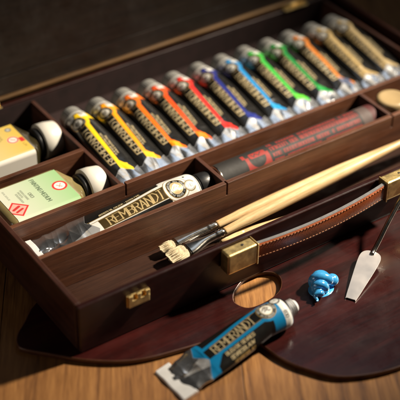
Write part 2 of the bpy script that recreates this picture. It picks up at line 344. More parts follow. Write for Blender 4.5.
def paint_tube(a, b, L, r, acc, tail, style, small, code):
    """a: distance from the tail, b: arc length across, + is the top of the letters"""
    k = r / 1.62; per = 2 * PI * r; b = np.where(b > per * .5, b - per, b)
    P = Paint(a, b, acc, 0., aa=.022 * k)
    la, s0, s1, ca, hb, nb, cr, gap = {'white': (.33, .42, .765, .85, .66, .30, 1.12, .40), 'blue': (.27, .37, .72, .835, .62, .62, 1.02, .36),
                                   'row': (.165, .27, .745, .845, .52, .60, .98, .54)}[style]
    la, s0, s1, ca = la * L, s0 * L, s1 * L, ca * L                  # bare metal ends, name panel, round emblem
    hb, nb, cr, gap = hb * k, nb * k, cr * k, gap * k; cb = nb
    # dark field round the whole tube
    dark = BLK
    P.over(P.mask(P.rect(la - (1.3 * k if style != 'blue' else 0), L * .99, -9, 9)), dark)
    if style == 'white':
        P.over(P.mask(P.rect(L * .77, L * .985, -9, 2.0 * k, .3 * k)), WHT)
        P.over(P.mask(P.rect(la, L * .80, nb - hb - .12 * k, nb + hb + .42 * k)), WHT)
        P.over(P.mask(P.rect(la, L * .80, -9, nb - hb - .12 * k)), BLK)
        P.over(P.mask(P.rect(la + .8, L * .79, nb - hb - .05 * k, nb + hb + .05 * k)), GOLD, .8)
        P.over(P.mask(P.rect(la + .8, L * .79, nb - hb, nb + hb)), (.075, .050, .018), .35)
        P.over(P.mask(P.rect(L * .25, L * .73, nb + hb + .05 * k, nb + hb + .11 * k)), GOLD, .8)
        P.over(P.mask(P.rect(L * .25, L * .73, nb + hb + .42 * k, nb + hb + .47 * k)), GOLD, .8)
        P.over(P.mask(P.circ(ca, cb, cr + .28 * k)), WHT)
        P.over(P.mask(np.abs(P.circ(ca, cb, cr + .28 * k)) - .03 * k), GOLD, .8)
    else:
        # coloured field wrapping the emblem and running down the tube as a strip
        P.over(P.mask(P.rect(ca, L * .985, -2.3 * k, cb, .12 * k)), acc)
        P.over(P.mask(P.circ(ca, cb, cr + gap * .8)), acc)
        if style == 'row': P.over(P.mask(np.maximum(P.circ(ca, cb, 2.2 * cr), cb - b + .35 * k)), BLK)
        P.over(P.mask(P.rect(la, ca, nb - hb - gap, nb - hb)), acc)
        if style == 'blue': P.over(P.mask(P.rect(la, L * .80, nb + hb + .02, nb + hb + .44 * k)), acc)
        # flaring corner at the tail
        w_ = np.clip((a - la) / (L * .10), 0, 1)
        P.over(P.mask(np.maximum(P.rect(la - .3, la + L * .16, nb - hb - 1.9 * k, nb - hb + .02), ((nb - hb - b) / (1.9 * k) - 1.0 + (a - la) / (L * .16)) * .8)), acc)
        if style == 'blue': P.over(P.mask(P.rect(la, la + .75, -9, 9)), acc)
        P.over(P.mask(P.rect(la + (.55 if style == 'blue' else 0), ca - cr * .8, nb - hb, nb + hb)), BLK if code != 'G' else (.30, .22, .10))
        for q in (nb - hb + .03 * k, nb + hb - .03 * k):
            P.over(P.mask(P.rect(s0, ca - cr, q - .025 * k, q + .025 * k)), GOLD, .9)
        P.over(P.mask(np.maximum(P.rect(L * .93, L * .995, -9, 1.2 * k), -P.rect(0, 1, 0, 0))) * (style == 'blue'), WHT)
        P.over(P.mask(P.rect(L * (.93 if style == 'blue' else .90), L * .965, -1.25 * k, -.3 * k)), WHT)
        s_, _ = text_segs(code, 0, 0, .36 * k, .2 * k, thick=.2, thin=.16)
        P.over(P.mask(P.segs([(L * .938 + q[1], -.42 * k - q[0], L * .938 + q[3], -.42 * k - q[2], q[4]) for q in s_])), BLK)
    # name
    tk = {'white': (.15, .055), 'blue': (.14, .05), 'row': (.155, .05)}[style]
    s_, e = text_segs('REMBRANDT', 0, 0, 1.0, .62, gap=.24, thick=tk[0], thin=tk[1], serif=True)
    sx = (s1 - s0) / (e - .1); sy = hb * 1.58
    s_ = [(x0 * sx + s0, nb - sy / 2 + y0 * sy, x1 * sx + s0, nb - sy / 2 + y1 * sy, w * (sx if abs(y1 - y0) > abs(x1 - x0) * .5 else sy)) for x0, y0, x1, y1, w in s_]
    P.over(P.mask(P.segs(s_)), (.05, .04, .02) if code == 'G' else (PALE if style != 'white' else (.82, .62, .30)), .45)
    # small lines
    y = nb - hb - gap - .14 * k
    for i, t in enumerate(small):
        hh = (.34 if style == 'blue' else .23) * k
        s_, e = text_segs(t, 0, 0, hh, hh * (.62 if style != 'row' else .75), thick=.18, thin=.13)
        x0_ = L * (.42 if style == 'blue' else .34 if style == 'row' else .40) + i * .2
        if style == 'white': dy = nb + hb + .62 * k + i * .4
        else: dy = y - hh - i * hh * 1.75
        P.over(P.mask(P.segs([(q[0] + x0_, q[1] + dy, q[2] + x0_, q[3] + dy, q[4]) for q in s_])), PALE if i < 2 else GOLD, .3)
    # emblem
    P.over(P.mask(P.circ(ca, cb, cr)), GOLD, .8); P.over(P.mask(P.circ(ca, cb, cr - .06 * k)), BLK)
    if style != 'row': P.over(P.mask(P.ring_text("ARTISTS' OIL COLOUR - EXTRA FINE ", ca, cb, cr * .71, .17 * k, PI * .98, 2 * PI / 33)), (.55, .55, .52))
    else: P.over(P.mask(P.ring_text('OIL COLOUR FINE ', ca, cb, cr * .74, .15 * k, PI * .98, 2 * PI / 16)), (.5, .5, .48))
    P.over(P.mask(P.circ(ca, cb, cr * .63)), PALE, .5)
    P.over(P.mask(P.circ(ca, cb, cr * .57)), (.80, .79, .74) if style != 'white' else (.50, .37, .19), .12)
    q = cr * .5
    sw = [(-.62, -.42, -.15, .25), (-.15, .25, .25, .55), (.25, .55, .55, .25), (.55, .25, .1, -.02), (.1, -.02, -.25, -.25), (.1, -.02, .4, -.5), (.4, -.5, .8, -.45), (-.8, .1, -.35, .55), (-.35, .55, .1, .75)]
    P.over(P.mask(P.segs([(ca + x0 * q, cb + y0 * q, ca + x1 * q, cb + y1 * q, .17 * q * (1 + (i % 3) * .4)) for i, (x0, y0, x1, y1) in enumerate(sw)])), (.16, .14, .11) if style != 'white' else (.88, .84, .72), .1)
    # small round badge near the shoulder
    ba, bb, br = L * .94, cb + .55 * k, .44 * k
    if style == 'white': ba, bb, br = L * .935, nb - .2 * k, .52 * k
    if style == 'row': ba, bb, br = L * .962, cb + .30 * k, .55 * k
    P.over(P.mask(P.circ(ba, bb, br + .13 * k)), BLK if style != 'white' else (.22, .17, .08)); P.over(P.mask(P.circ(ba, bb, br)), WHT)
    s_, _ = text_segs('MB', ba - .24 * k, bb - .15 * k, .3 * k, .2 * k)
    P.over(P.mask(P.segs(s_)), (.05, .05, .05)); P.over(P.mask(np.abs(P.circ(ba, bb, br * .86)) - .02 * k), (.1, .1, .1))
    if style == 'white': P.over(P.mask(P.circ(L * .93, 1.35 * k, .13 * k)), BLK)
    # bare metal behind the print, with the printed edge left ragged by the folds
    edge = la + (.5 * np.abs((b / k) % 3.4 - 1.7) - .35) * k
    P.over(P.mask(a - edge), SILV, .96)
    tri = np.maximum(np.abs(b - nb + .35 * k) - .36 * (a - la + 2.3 * k), a - edge)
    P.over(P.mask(tri), (.66, .67, .69), .6)
    s_, _ = text_segs('OIL COLOUR', 0, 0, .17 * k, .1 * k)
    P.over(P.mask(P.segs([(la - .85 * k + q[1], nb + .22 * k - q[0], la - .85 * k + q[3], nb + .22 * k - q[2], q[4]) for q in s_])), (.30, .22, .10))
    if tail is not None:
        P.over(P.mask(np.maximum(np.maximum(a - edge - .9 * k, -(a - edge)), np.maximum(b - (nb - hb), nb - hb - 1.4 * k - b))), tail, 0.)
    return P.c

def fbm(x, y, z, seed, n=9, f0=1.):
    rs = np.random.RandomState(seed); out = 0
    for i in range(n):
        d = rs.normal(size=3); d /= np.linalg.norm(d); f = f0 * (1 + .55 * i); ph = rs.uniform(0, 6.28)
        out = out + (1 - 2 * np.abs(np.sin((x * d[0] + y * d[1] + z * d[2]) * f + ph))) / (1 + .55 * i)
    return out
def grid_mesh(name, V, color, mat, parent, closed=False, caps=False):
    nu, nv = V.shape[:2]
    me = bpy.data.meshes.new(name)
    idx = np.arange(nu * nv).reshape(nu, nv)
    jn = np.roll(idx, -1, axis=1) if closed else idx[:, 1:]
    j0 = idx if closed else idx[:, :-1]
    q = np.stack([j0[:-1], jn[:-1], jn[1:], j0[1:]], -1).reshape(-1, 4)
    verts = (V.reshape(-1, 3) * S).astype(np.float32)
    me.vertices.add(len(verts)); me.vertices.foreach_set('co', verts.ravel())
    faces = q
    me.loops.add(len(faces) * 4); me.loops.foreach_set('vertex_index', faces.ravel().astype(np.int32))
    me.polygons.add(len(faces)); me.polygons.foreach_set('loop_start', np.arange(0, len(faces) * 4, 4, dtype=np.int32))
    try: me.polygons.foreach_set('loop_total', np.full(len(faces), 4, dtype=np.int32))
    except Exception: pass
    me.update(calc_edges=True); me.validate()
    me.polygons.foreach_set('use_smooth', [True] * len(me.polygons))
    if color is not None:
        at = me.color_attributes.new('paint', 'FLOAT_COLOR', 'POINT'); at.data.foreach_set('color', color.reshape(-1, 4).astype(np.float32).ravel())
    me.materials.append(mat)
    o = bpy.data.objects.new(name, me); COL.objects.link(o); o.parent = parent
    return o
def make_tube(label, cat, group, mat4, L, r, acc, tail, style, small, code, phi0, seed, cap, res=26, lift=0., crumple=.1, twist=0., amax=1.42):
    """squeezed-flat paint tube lying along local x: tail at 0, shoulder at L, underside on local z = 0"""
    t = empty('paint_tube', label=label, cat=cat, group=group, mat=mat4)
    na = int(L * res) // 2 * 2
    per = 2 * PI * r; vis = .30 * per                                  # dense where it faces the viewer
    nb_ = int(2 * vis * res); bdense = np.linspace(-vis, vis, nb_); bco = np.linspace(vis, per - vis, 26)[1:-1]
    bb = np.concatenate([bdense, bco]); aa_ = np.linspace(0, L, na)
    B = r * np.clip(aa_ / (L * .80), 0, 1) ** .85; B = np.maximum(B, .05)
    A = np.minimum(np.sqrt(np.maximum(2 * r * r - B * B, 0)), amax * r); A = np.maximum(A, r)
    sh = L * .955                                                      # shoulder taper
    k_ = np.clip((aa_ - sh) / (L - sh), 0, 1)
    A = A * (1 - .10 * k_ ** 2); B = B * (1 - .10 * k_ ** 2)
    th = np.linspace(-PI, PI, 361)
    V = np.zeros((na, len(bb), 3)); phi = phi0
    for i in range(na):
        y = A[i] * np.sin(th); z = B[i] * np.cos(th)
        s = np.concatenate([[0], np.cumsum(np.hypot(np.diff(y), np.diff(z)))])
        s = (s / s[-1] - .5) * per
        p = (bb - phi * r + twist * aa_[i] / L + per / 2) % per - per / 2
        V[i, :, 1] = np.interp(p, s, y); V[i, :, 2] = np.interp(p, s, z)
        V[i, :, 0] = aa_[i]
    cz = B + lift * (1 - aa_ / L)
    Aa = np.repeat(aa_[:, None], len(bb), 1); Bb = np.repeat(bb[None], na, 0)
    nrm = V.copy(); nrm[..., 0] = 0; nrm /= (np.linalg.norm(nrm, axis=-1, keepdims=True) + 1e-6)
    k = r / 1.62
    wt = np.clip(1 - Aa / (L * .30), 0, 1) ** .7
    n1 = fbm(Aa / k * .8, V[..., 1] / k, V[..., 2] / k * 1.2, seed, 6, .9); n2 = fbm(Aa / k * .5, V[..., 1] / k * .7, V[..., 2] / k, seed + 50, 4, .55)
    mid = np.clip(1 - np.abs(Aa / L - .5) * 2.1, 0, 1)
    d = crumple * (wt * n1 * 1.35 + mid * n2 * .30) * k
    edgef = np.clip(Aa / .6, 0, 1)
    V = V + nrm * (d * edgef)[..., None] * np.array([0, .7, 1.])
    V[..., 2] += cz[:, None] + .02
    V[..., 2] = np.maximum(V[..., 2], .0)
    col = paint_tube(Aa, Bb, L, r, acc, tail, style, small, code)
    body = grid_mesh('tube_body', V, col, MAT['tube_paint'], t, closed=True)
    # folded crimp
    bm = bmesh.new(); w_ = A[0] * 1.0; zc = cz[0] + .02
    cl = 1.9 if cap is None else .7
    prof = [(-.05, zc - .10), (.75 * cl, zc - .05), (.80 * cl, zc + .12), (.72 * cl, zc + .19 * cl), (.0, zc + .17), (-.09, zc + .05)]
    n = 14; rows = []
    for i in range(n + 1):
        yy = -w_ + 2 * w_ * i / n; dz = .05 * math.sin(i * .9 + seed) * k
        rows.append([bm.verts.new((x * k * 1.1, yy, z + dz)) for x, z in prof])
    for a_, b_ in zip(rows[:-1], rows[1:]):
        for j in range(len(prof)): f = bm.faces.new((a_[j], a_[(j + 1) % len(prof)], b_[(j + 1) % len(prof)], b_[j])); f.smooth = False
    bm.faces.new(rows[0]); bm.faces.new(rows[-1][::-1])
    obj('crimped_end', bm, MAT['crimp'], t, bevel=.03)
    zc = r + .02
    # shoulder and neck
    bm = bmesh.new(); lathe(bm, [(L - .02, r * .90), (L + .12 * k, r * .84), (L + .45 * k, .50 * k), (L + .5 * k, .42 * k)], 48)
    obj('shoulder', bm, MAT['foil'] if cap != 'black' else MAT['black_cap'], t, smooth=True, loc=(0, 0, zc))
    if cap is None:
        bm = bmesh.new(); pr = [(L + .3 * k, .70 * k)]
        for j in range(4): x = L + (.42 + j * .21) * k; pr += [(x, .72 * k), (x + .07 * k, .86 * k), (x + .14 * k, .72 * k)]
        x = L + 1.45 * k; pr += [(x, .58 * k), (x + .03, .40 * k), (x - .3, .36 * k), (x - .3, 0)]
        lathe(bm, pr, 40); obj('threaded_neck', bm, MAT['crimp'], t, smooth=False, loc=(0, 0, zc))
    elif cap == 'black':
        bm = bmesh.new(); x = L + .25 * k
        lathe(bm, [(x, 0), (x, 1.22 * k), (x + .1, 1.28 * k), (x + 1.75 * k, 1.18 * k), (x + 1.85 * k, 1.08 * k), (x + 1.85 * k, 0)], 72, ribs=36, ribamp=.015, ribrange=(2, 3))
        obj('cap', bm, MAT['black_cap'], t, smooth=False, loc=(0, 0, zc))
    else:
        bm = bmesh.new(); x = L + .08 * k
        lathe(bm, [(x, 0), (x, 1.48 * k), (x + .12, 1.54 * k), (x + .25 * k, 1.52 * k), (x + .3 * k, 1.46 * k), (x + 1.55 * k, 1.36 * k), (x + 1.72 * k, 1.22 * k), (x + 1.72 * k, 0)], 96, ribs=32, ribamp=.022, ribrange=(4, 5))
        obj('cap', bm, MAT['grey_cap'], t, smooth=False, loc=(0, 0, zc))
    return t
def frame(p_tail, p_head, up=(0, 0, 1)):
    """matrix with x from tail to head (modelling units)"""
    a = Vector(p_tail); x = (Vector(p_head) - a).normalized(); y = Vector(up).cross(x).normalized(); z = x.cross(y)
    m = Matrix.Identity(4)
    for i in range(3): m[i][0] = x[i]; m[i][1] = y[i]; m[i][2] = z[i]
    m.translation = a * S
    return m

# ------------------------------------------------------------------ table
ZT = -6.05
th = math.radians(-31.3)
bm = bmesh.new()
PW = 22.0
for i in range(-6, 7):
    box(bm, i * PW + .03, (i + 1) * PW - .03, -130, 170, -2.5, 0)
tab = obj('table_surface', bm, MAT['table'], bevel=.04, loc=(12.17, -7.94, ZT)); tab.rotation_euler = (0, 0, th)
tag(tab, 'warm oak plank table top', 'table', kind='structure')

# ------------------------------------------------------------------ palette
pal = empty('palette', (18, -4, -6.0), 'dark red varnished wooden painter\'s palette lying under the front of the box', 'palette')
outl = [(-4.15, 4.3), (-3.9, 3.4), (-2.2, 1.5), (0, -.8), (2.5, -2.7), (5.0, -3.8), (8.5, -4.6), (11.5, -5.2), (13.6, -6.3), (14.35, -8.0), (14.8, -10.4), (15.8, -12.7),
        (18.1, -15.5), (23.2, -17.3), (30, -17.0), (38, -13), (44, -6), (47, 3), (44, 11), (34, 14), (20, 13), (8, 11), (0.5, 8.6), (-2.2, 6.6), (-3.6, 5.4)]
hole = [(15.75, -2.2), (16.1, -1.3), (16.9, -.6), (18.4, .15), (20.2, .15), (21.4, -.7), (21.3, -1.9), (20.1, -3.1), (18.2, -3.55), (16.4, -3.35)]
def palette_mesh():
    bm = bmesh.new()
    O = catmull([(x - 18, y + 4, 0) for x, y in outl], 6); H = catmull([(x - 18, y + 4, 0) for x, y in hole], 6)
    levels = [(0.0, .10), (.08, 0.), (.42, 0.), (.48, .03), (.5, .10)]       # height, inset
    def ring(Pp, z, ins, sgn):
        out = []; n = len(Pp)
        for i in range(n):
            t = (Pp[(i + 1) % n] - Pp[i - 1]).normalized(); nn = Vector((t.y, -t.x, 0)) * sgn
            out.append(bm.verts.new(Pp[i] - nn * ins + Vector((0, 0, z))))
        return out
    ro = [ring(O, z, i, 1) for z, i in levels]; rh = [ring(H, z, i, 1) for z, i in levels]
    # catmull orientation differs: outline is counter-clockwise, the hole clockwise
    for rr, mi in ((ro, 1), (rh, 1)):
        for A, B in zip(rr[:-1], rr[1:]):
            n = len(A)
            for i in range(n):
                f = bm.faces.new((A[i], A[(i + 1) % n], B[(i + 1) % n], B[i])); f.smooth = True; f.material_index = mi
    for k in (0, -1):
        es = []
        for rr in (ro[k], rh[k]):
            n = len(rr)
            for i in range(n): es.append(bm.edges.get((rr[i], rr[(i + 1) % n])))
        bmesh.ops.triangle_fill(bm, edges=es, use_beauty=True, use_dissolve=False)
    return bm
obj('palette_board', palette_mesh(), [MAT['palette'], MAT['palette_cut']], pal)

# ------------------------------------------------------------------ the case
case = empty('paint_box', (0, 0, 0), 'open dark mahogany artist\'s case with raised lid, brass fittings and leather handle', 'paint box')
BX, BY, ZB = 56.0, 33.0, -5.46
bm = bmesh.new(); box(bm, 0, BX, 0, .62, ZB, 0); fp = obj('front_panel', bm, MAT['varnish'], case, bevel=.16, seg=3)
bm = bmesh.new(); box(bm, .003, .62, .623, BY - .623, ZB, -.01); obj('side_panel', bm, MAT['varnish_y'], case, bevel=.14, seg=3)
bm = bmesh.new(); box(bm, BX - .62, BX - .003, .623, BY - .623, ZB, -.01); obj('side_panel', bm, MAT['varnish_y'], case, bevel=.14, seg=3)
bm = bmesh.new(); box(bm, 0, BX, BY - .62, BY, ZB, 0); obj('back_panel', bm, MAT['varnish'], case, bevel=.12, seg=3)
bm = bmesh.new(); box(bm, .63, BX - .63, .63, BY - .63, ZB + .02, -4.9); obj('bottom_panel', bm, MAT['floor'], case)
Y1, Y2, TW = 8.1, 13.55, .5         # middle wall, tube wall, thickness
WT = -.3
def wall_x(x0, x1, y0, slits, ztop=WT, mat=None, zb=-4.9):
    bm = bmesh.new(); zs = ztop - 1.45
    box(bm, x0, x1, y0, y0 + TW, zb, zs)
    xs = [x0] + [v for s in slits for v in (s - .09, s + .09)] + [x1]
    for a, b in zip(xs[::2], xs[1::2]): box(bm, a, b, y0, y0 + TW, zs - .001, ztop)
    return obj('divider', bm, mat or MAT['inner'], case, bevel=.035)
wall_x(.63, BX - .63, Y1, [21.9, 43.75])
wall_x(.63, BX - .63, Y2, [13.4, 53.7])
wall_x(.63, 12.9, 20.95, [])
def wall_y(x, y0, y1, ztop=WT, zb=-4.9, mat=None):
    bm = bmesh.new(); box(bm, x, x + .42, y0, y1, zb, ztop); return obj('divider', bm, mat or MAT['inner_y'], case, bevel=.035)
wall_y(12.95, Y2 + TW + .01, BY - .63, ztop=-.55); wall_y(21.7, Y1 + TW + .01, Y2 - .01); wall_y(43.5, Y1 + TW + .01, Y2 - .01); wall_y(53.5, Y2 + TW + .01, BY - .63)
# raised trays the tubes and the bottles lie on, and the dark lining behind the tubes
ZR = -3.0
bm = bmesh.new(); box(bm, 13.38, 53.49, Y2 + TW + .01, BY - .64, ZR - .3, ZR); obj('tray', bm, MAT['lining'], case)
bm = bmesh.new(); box(bm, .63, 12.94, Y2 + TW + .01, 20.94, -4.89, -4.2); obj('tray', bm, MAT['lining'], case)
bm = bmesh.new(); box(bm, .63, 53.49, BY - .70, BY - .622, -2.98, -.25); obj('lining', bm, MAT['lining'], case)
bm = bmesh.new(); box(bm, .64, 21.69, Y1 + TW + .01, Y2 - .01, -4.0, -3.6); box(bm, 22.13, 43.49, Y1 + TW + .01, Y2 - .01, -4.0, -3.6); obj('tray', bm, MAT['lining'], case)

# lid, leaning back from its hinges
lidang = math.radians(12)
lid = bpy.data.objects.new('lid', bpy.data.meshes.new('lid'))
bm = bmesh.new()
# local: x along the box, z up the lid, y the lid's depth (front of it faces the viewer at y = 0)
box(bm, .66, BX - .66, .93, 1.45, 2.36, 30.36)                         # inner panel
lidobj = obj('lid', bm, MAT['lid'], case, loc=(0, BY - .25, .28)); lidobj.rotation_euler = (-lidang, 0, 0)
bm = bmesh.new()
box(bm, 0, BX, .85, 1.75, 0, 2.28); box(bm, 0, BX, .85, 1.75, 30.45, 32.6); box(bm, 0, .58, .85, 1.75, 2.29, 30.44); box(bm, BX - .58, BX, .85, 1.75, 2.29, 30.44)
obj('lid_frame', bm, MAT['lid'], lidobj, bevel=.035, seg=2)
bm = bmesh.new(); box(bm, .2, BX - .2, .25, .84, .02, .34); obj('lid_lip', bm, MAT['lip'], lidobj, bevel=.1, seg=3)
for hx in (6.0, 47.6):
    bm = bmesh.new(); box(bm, hx, hx + 3.4, BY - 1.0, BY - .25, .012, .12)
    hg = obj('hinge', bm, MAT['brass'], case, bevel=.04)
    bm = bmesh.new(); lathe(bm, [(hx, 0), (hx, .17), (hx + 3.4, .17), (hx + 3.4, 0)], 16); k_ = obj('knuckle', bm, MAT['brass'], hg, loc=(0, BY - .2, .2))

# front latches
def latch(x):
    bm = bmesh.new()
    box(bm, x, x + 2.35, -.13, -.003, -2.3, -.95)                       # plate
    lt = obj('latch', bm, MAT['brass'], case, bevel=.04)
    bm = bmesh.new(); box(bm, x + .06, x + 2.29, -.42, -.133, -2.2, -1.45)
    box(bm, x + .06, x + .5, -.42, -.133, -1.45, -.85); box(bm, x + .95, x + 1.4, -.42, -.133, -1.45, -.85); box(bm, x + 1.85, x + 2.29, -.42, -.133, -1.45, -.85)
    obj('catch', bm, MAT['brass'], lt, bevel=.05)
    return lt
latch(4.95); latch(46.5)

# leather handle with brass end clips
HZ = -1.12
def strap_path():
    P = []
    for i in range(61):
        t = i / 60; x = 17.3 + t * (35.6 - 17.3); arch = math.sin(PI * t)
        P.append(Vector((x, -.80 - .75 * arch ** .8, HZ - .05 + .45 * t - .15 * arch)))
    return P
SP = strap_path()
def strap():
    bm = bmesh.new(); rows = []; hh = .85
    prof = [(-.20, -hh), (-.24, -hh * .8), (-.26, 0), (-.24, hh * .8), (-.20, hh - .04), (.20, hh - .04), (.22, 0), (.20, -hh)]
    for p in SP: rows.append([bm.verts.new((p.x, p.y + a, p.z + b)) for a, b in prof])
    for A, B in zip(rows[:-1], rows[1:]):
        for j in range(8): f = bm.faces.new((A[j], A[(j + 1) % 8], B[(j + 1) % 8], B[j])); f.smooth = j < 4
    bm.faces.new(rows[0]); bm.faces.new(rows[-1][::-1]); return bm
hd = obj('handle', strap(), MAT['leather'], case)
bm = bmesh.new()
rows = [[bm.verts.new((p.x, p.y + a, p.z + b)) for a, b in ((-.13, .815), (-.13, .855), (.22, .855), (.22, .815))] for p in SP]
for A, B in zip(rows[:-1], rows[1:]):
    for j in range(4): bm.faces.new((A[j], A[(j + 1) % 4], B[(j + 1) % 4], B[j]))
obj('pale_edge', bm, MAT['leather_edge'], hd)
bm = bmesh.new()
for zz in (.66, -.68):
    for i in range(48):
        t0 = (i + .15) / 48; t1 = (i + .78) / 48
        def at(t, o): u = t * 60; j = min(int(u), 59); f = u - j; p = SP[j].lerp(SP[j + 1], f); return p + Vector((0, -.262 + (.012 if abs(o) > .5 else 0), o))
        sweep(bm, [at(t0, zz) + Vector((0, .03, 0)), at(t0 + .003, zz), at((t0 + t1) / 2, zz), at(t1 - .003, zz), at(t1, zz) + Vector((0, .03, 0))], .036, 6)
obj('stitching', bm, MAT['thread'], hd)
def clip(x0, z0, z1, right=False):
    bm = bmesh.new()
    box(bm, x0, x0 + 3.4, -1.38, -.02, z0, z1)
    o = obj('handle_clip', bm, MAT['brass'], hd, bevel=.22, seg=4)
    bm = bmesh.new()                                              # thin rolled rim where the strap enters
    xe = x0 + 3.35 if not right else x0 - .05
    box(bm, xe, xe + .14, -1.44, -.02, z0 - .05, z1 + .05); obj('clip_rim', bm, MAT['brass'], o, bevel=.05)
    bm = bmesh.new(); lathe(bm, [(z1 - .02, .14), (z1 + .03, .14), (z1 + .03, .08), (z1 - .01, 0)], 20, 'z'); obj('pin', bm, MAT['black_cap'], o, loc=(x0 + 2.1, -.62, 0))
clip(15.3, -2.55, -.20); clip(34.7, -1.95, .30, True)

# ------------------------------------------------------------------ the twelve tubes in a row
ROW = [('yellow', (.93, .62, .015), (.93, .66, .02)), ('amber', (.90, .36, .010), (.93, .55, .02)), ('orange', (.86, .17, .012), (.92, .33, .015)), ('vermilion', (.80, .085, .014), (.88, .24, .012)),
       ('scarlet', (.70, .028, .022), (.74, .03, .02)), ('navy blue', (.018, .026, .20), (.02, .03, .22)), ('sky blue', (.02, .24, .56), (.02, .30, .62)),
       ('bright green', (.05, .46, .06), (.12, .62, .05)), ('dark green', (.02, .25, .05), (.02, .30, .06)), ('brown orange', (.62, .20, .035), (.10, .12, .20)),
       ('gold', (.50, .36, .16), None), ('pale gold', (.55, .42, .22), None)]
LR = 11.7; rr_ = 1.50
for i, (cn, acc, tail) in enumerate(ROW):
    x = 15.35 + 3.262 * i
    jx = random.uniform(-.12, .12); jy = random.uniform(-.12, .12); ja = random.uniform(-.02, .02)
    z0 = ZR + .32
    tip = Vector((x + .15 + jx, 15.05 + jy, z0 - .02)); head = Vector((x + jx + .1, 15.05 + jy + LR, z0 + .02))
    m = frame(tip, head)
    lab = {0: 'paint tube with a yellow stripe, first in the row beside the white capped bottles', 1: 'paint tube with an amber stripe between the yellow and the orange striped tubes',
           2: 'paint tube with an orange stripe, third in the row from the bottles', 3: 'paint tube with a vermilion stripe between the orange and the scarlet striped tubes',
           4: 'paint tube with a scarlet red stripe beside the navy blue striped one', 5: 'paint tube with a thin navy blue stripe between the scarlet and sky blue ones',
           6: 'paint tube with a sky blue stripe lying in the row', 7: 'paint tube with a bright green stripe and lime green tail corner',
           8: 'paint tube with a dark green stripe between the bright green and brown orange ones', 9: 'paint tube with a brown orange band near its grey cap',
           10: 'pale gold labelled paint tube beside the brown orange striped one', 11: 'gold labelled paint tube at the far right end of the row'}[i]
    make_tube(lab, 'paint tube', 'paint tubes lying side by side in the box', m, LR, rr_, acc, tail, 'row' if i < 10 else 'row', ['OLIEVERF EXTRA FIJN', 'HUILE EXTRA FINE'], 'S2' if i < 10 else 'G', math.radians(-12 + random.uniform(-6, 6)), 100 + i * 7, 'grey', res=24, lift=.75, crumple=random.uniform(.08, .16), amax=1.14, twist=random.uniform(-.15, .15))

# ------------------------------------------------------------------ the big tubes
mw = frame((1.7, 10.9, -3.35), (20.6, 10.9, -3.35))
make_tube('white and gold labelled paint tube with a black cap in the middle compartment', 'paint tube', None, mw, 18.2, 1.60, WHT, None, 'white', ['ARTISTS OIL COLOUR - EXTRA FINE'], '', math.radians(38), 11, 'black', res=34, lift=1.1, crumple=.22)
mb = frame((4.75, -7.45, ZT + .02), (17.95, -6.95, -5.52))
make_tube('uncapped teal blue paint tube lying on the table and palette edge', 'paint tube', None, mb, 13.0, 1.54, (.006, .19, .42), None, 'blue', ['BLEU DE SEVRES', 'SEVRESBLAUW', 'SEVRESBLAU'], 'B30', math.radians(22), 31, None, res=40, crumple=.26)

# ------------------------------------------------------------------ black cylinder with red print in the right part of the middle compartment
def red_tube():
    x0, x1, r = 22.6, 43.3, 1.55
    t = empty('charcoal_tube', (x0, 11.0, -3.55 + .0), 'black cylinder with red print lying in the middle compartment right of the capped tube', 'cylinder')
    L = x1 - x0; na = int(L * 22); per = 2 * PI * r
    bb = np.linspace(-per / 2, per / 2, 220, endpoint=False); aa_ = np.linspace(0, L, na)
    A, B = np.meshgrid(aa_, bb, indexing='ij'); ph = B / r - math.radians(40)
    V = np.stack([A, r * np.sin(ph), r * np.cos(ph) + r], -1)
    P = Paint(A, B, (.013, .011, .010), .0, aa=.03)
    rs = np.random.RandomState(3)
    RED = (.27, .018, .012)
    P.over(P.mask(np.maximum(P.rect(3.3, 6.2, -1.0, .75), -P.circ(4.7, .35, 1.0))), RED)
    P.over(P.mask(P.rect(3.9, 5.9, .45, 1.15, .2)), RED)
    P.over(P.mask(P.rect(3.0, 3.4, .7, 1.3)), RED)
    P.over(P.mask(P.segs([(4.2, .95, 4.4, .6, .1), (4.4, .6, 4.7, .98, .1), (4.7, .98, 5.0, .6, .1), (5.0, .6, 5.4, 1.0, .1)])), (.03, .02, .02))
    for row, (b0, h) in enumerate(((1.25, .34), (.55, .42), (-.15, .34), (-.75, .26))):
        x = 6.6
        while x < 18.2:
            w_ = rs.uniform(.14, .3)
            if rs.rand() > .13:
                k = rs.randint(3)
                ss = [(x, b0, x, b0 + h, .10)]
                if k == 0: ss += [(x, b0 + h, x + w_, b0 + h, .07), (x + w_, b0 + h, x + w_, b0, .10)]
                if k == 1: ss += [(x, b0, x + w_, b0, .07), (x, b0 + h / 2, x + w_, b0 + h / 2, .07), (x, b0 + h, x + w_, b0 + h, .07)]
                if k == 2: ss += [(x, b0 + h / 2, x + w_, b0 + h, .09), (x, b0 + h / 2, x + w_, b0, .09)]
                P.over(P.mask(P.segs(ss)), RED, 0, .95)
            x += w_ + .13
    P.over(P.mask(P.rect(18.6, 19.9, -9, 9)), (.075, .05, .045), .0)
    P.over(P.mask(P.rect(19.9, 22.5, -9, 9)), (.07, .010, .010), .0)
    grid_mesh('printed_body', V, P.c, MAT['red_print'], t, closed=True)
    bm = bmesh.new(); lathe(bm, [(-.06, 0), (-.06, r * .8), (-.08, r * .97), (.02, r * 1.02), (.12, r * 1.01), (.14, r * .9)], 56); obj('end_rim', bm, MAT['nickel'], t, loc=(0, 0, r))
    bm = bmesh.new(); lathe(bm, [(L - .02, r * .98), (L + .12, r * .9), (L + .15, 0)], 56); obj('end_cap', bm, MAT['black_cap'], t, loc=(0, 0, r))
red_tube()

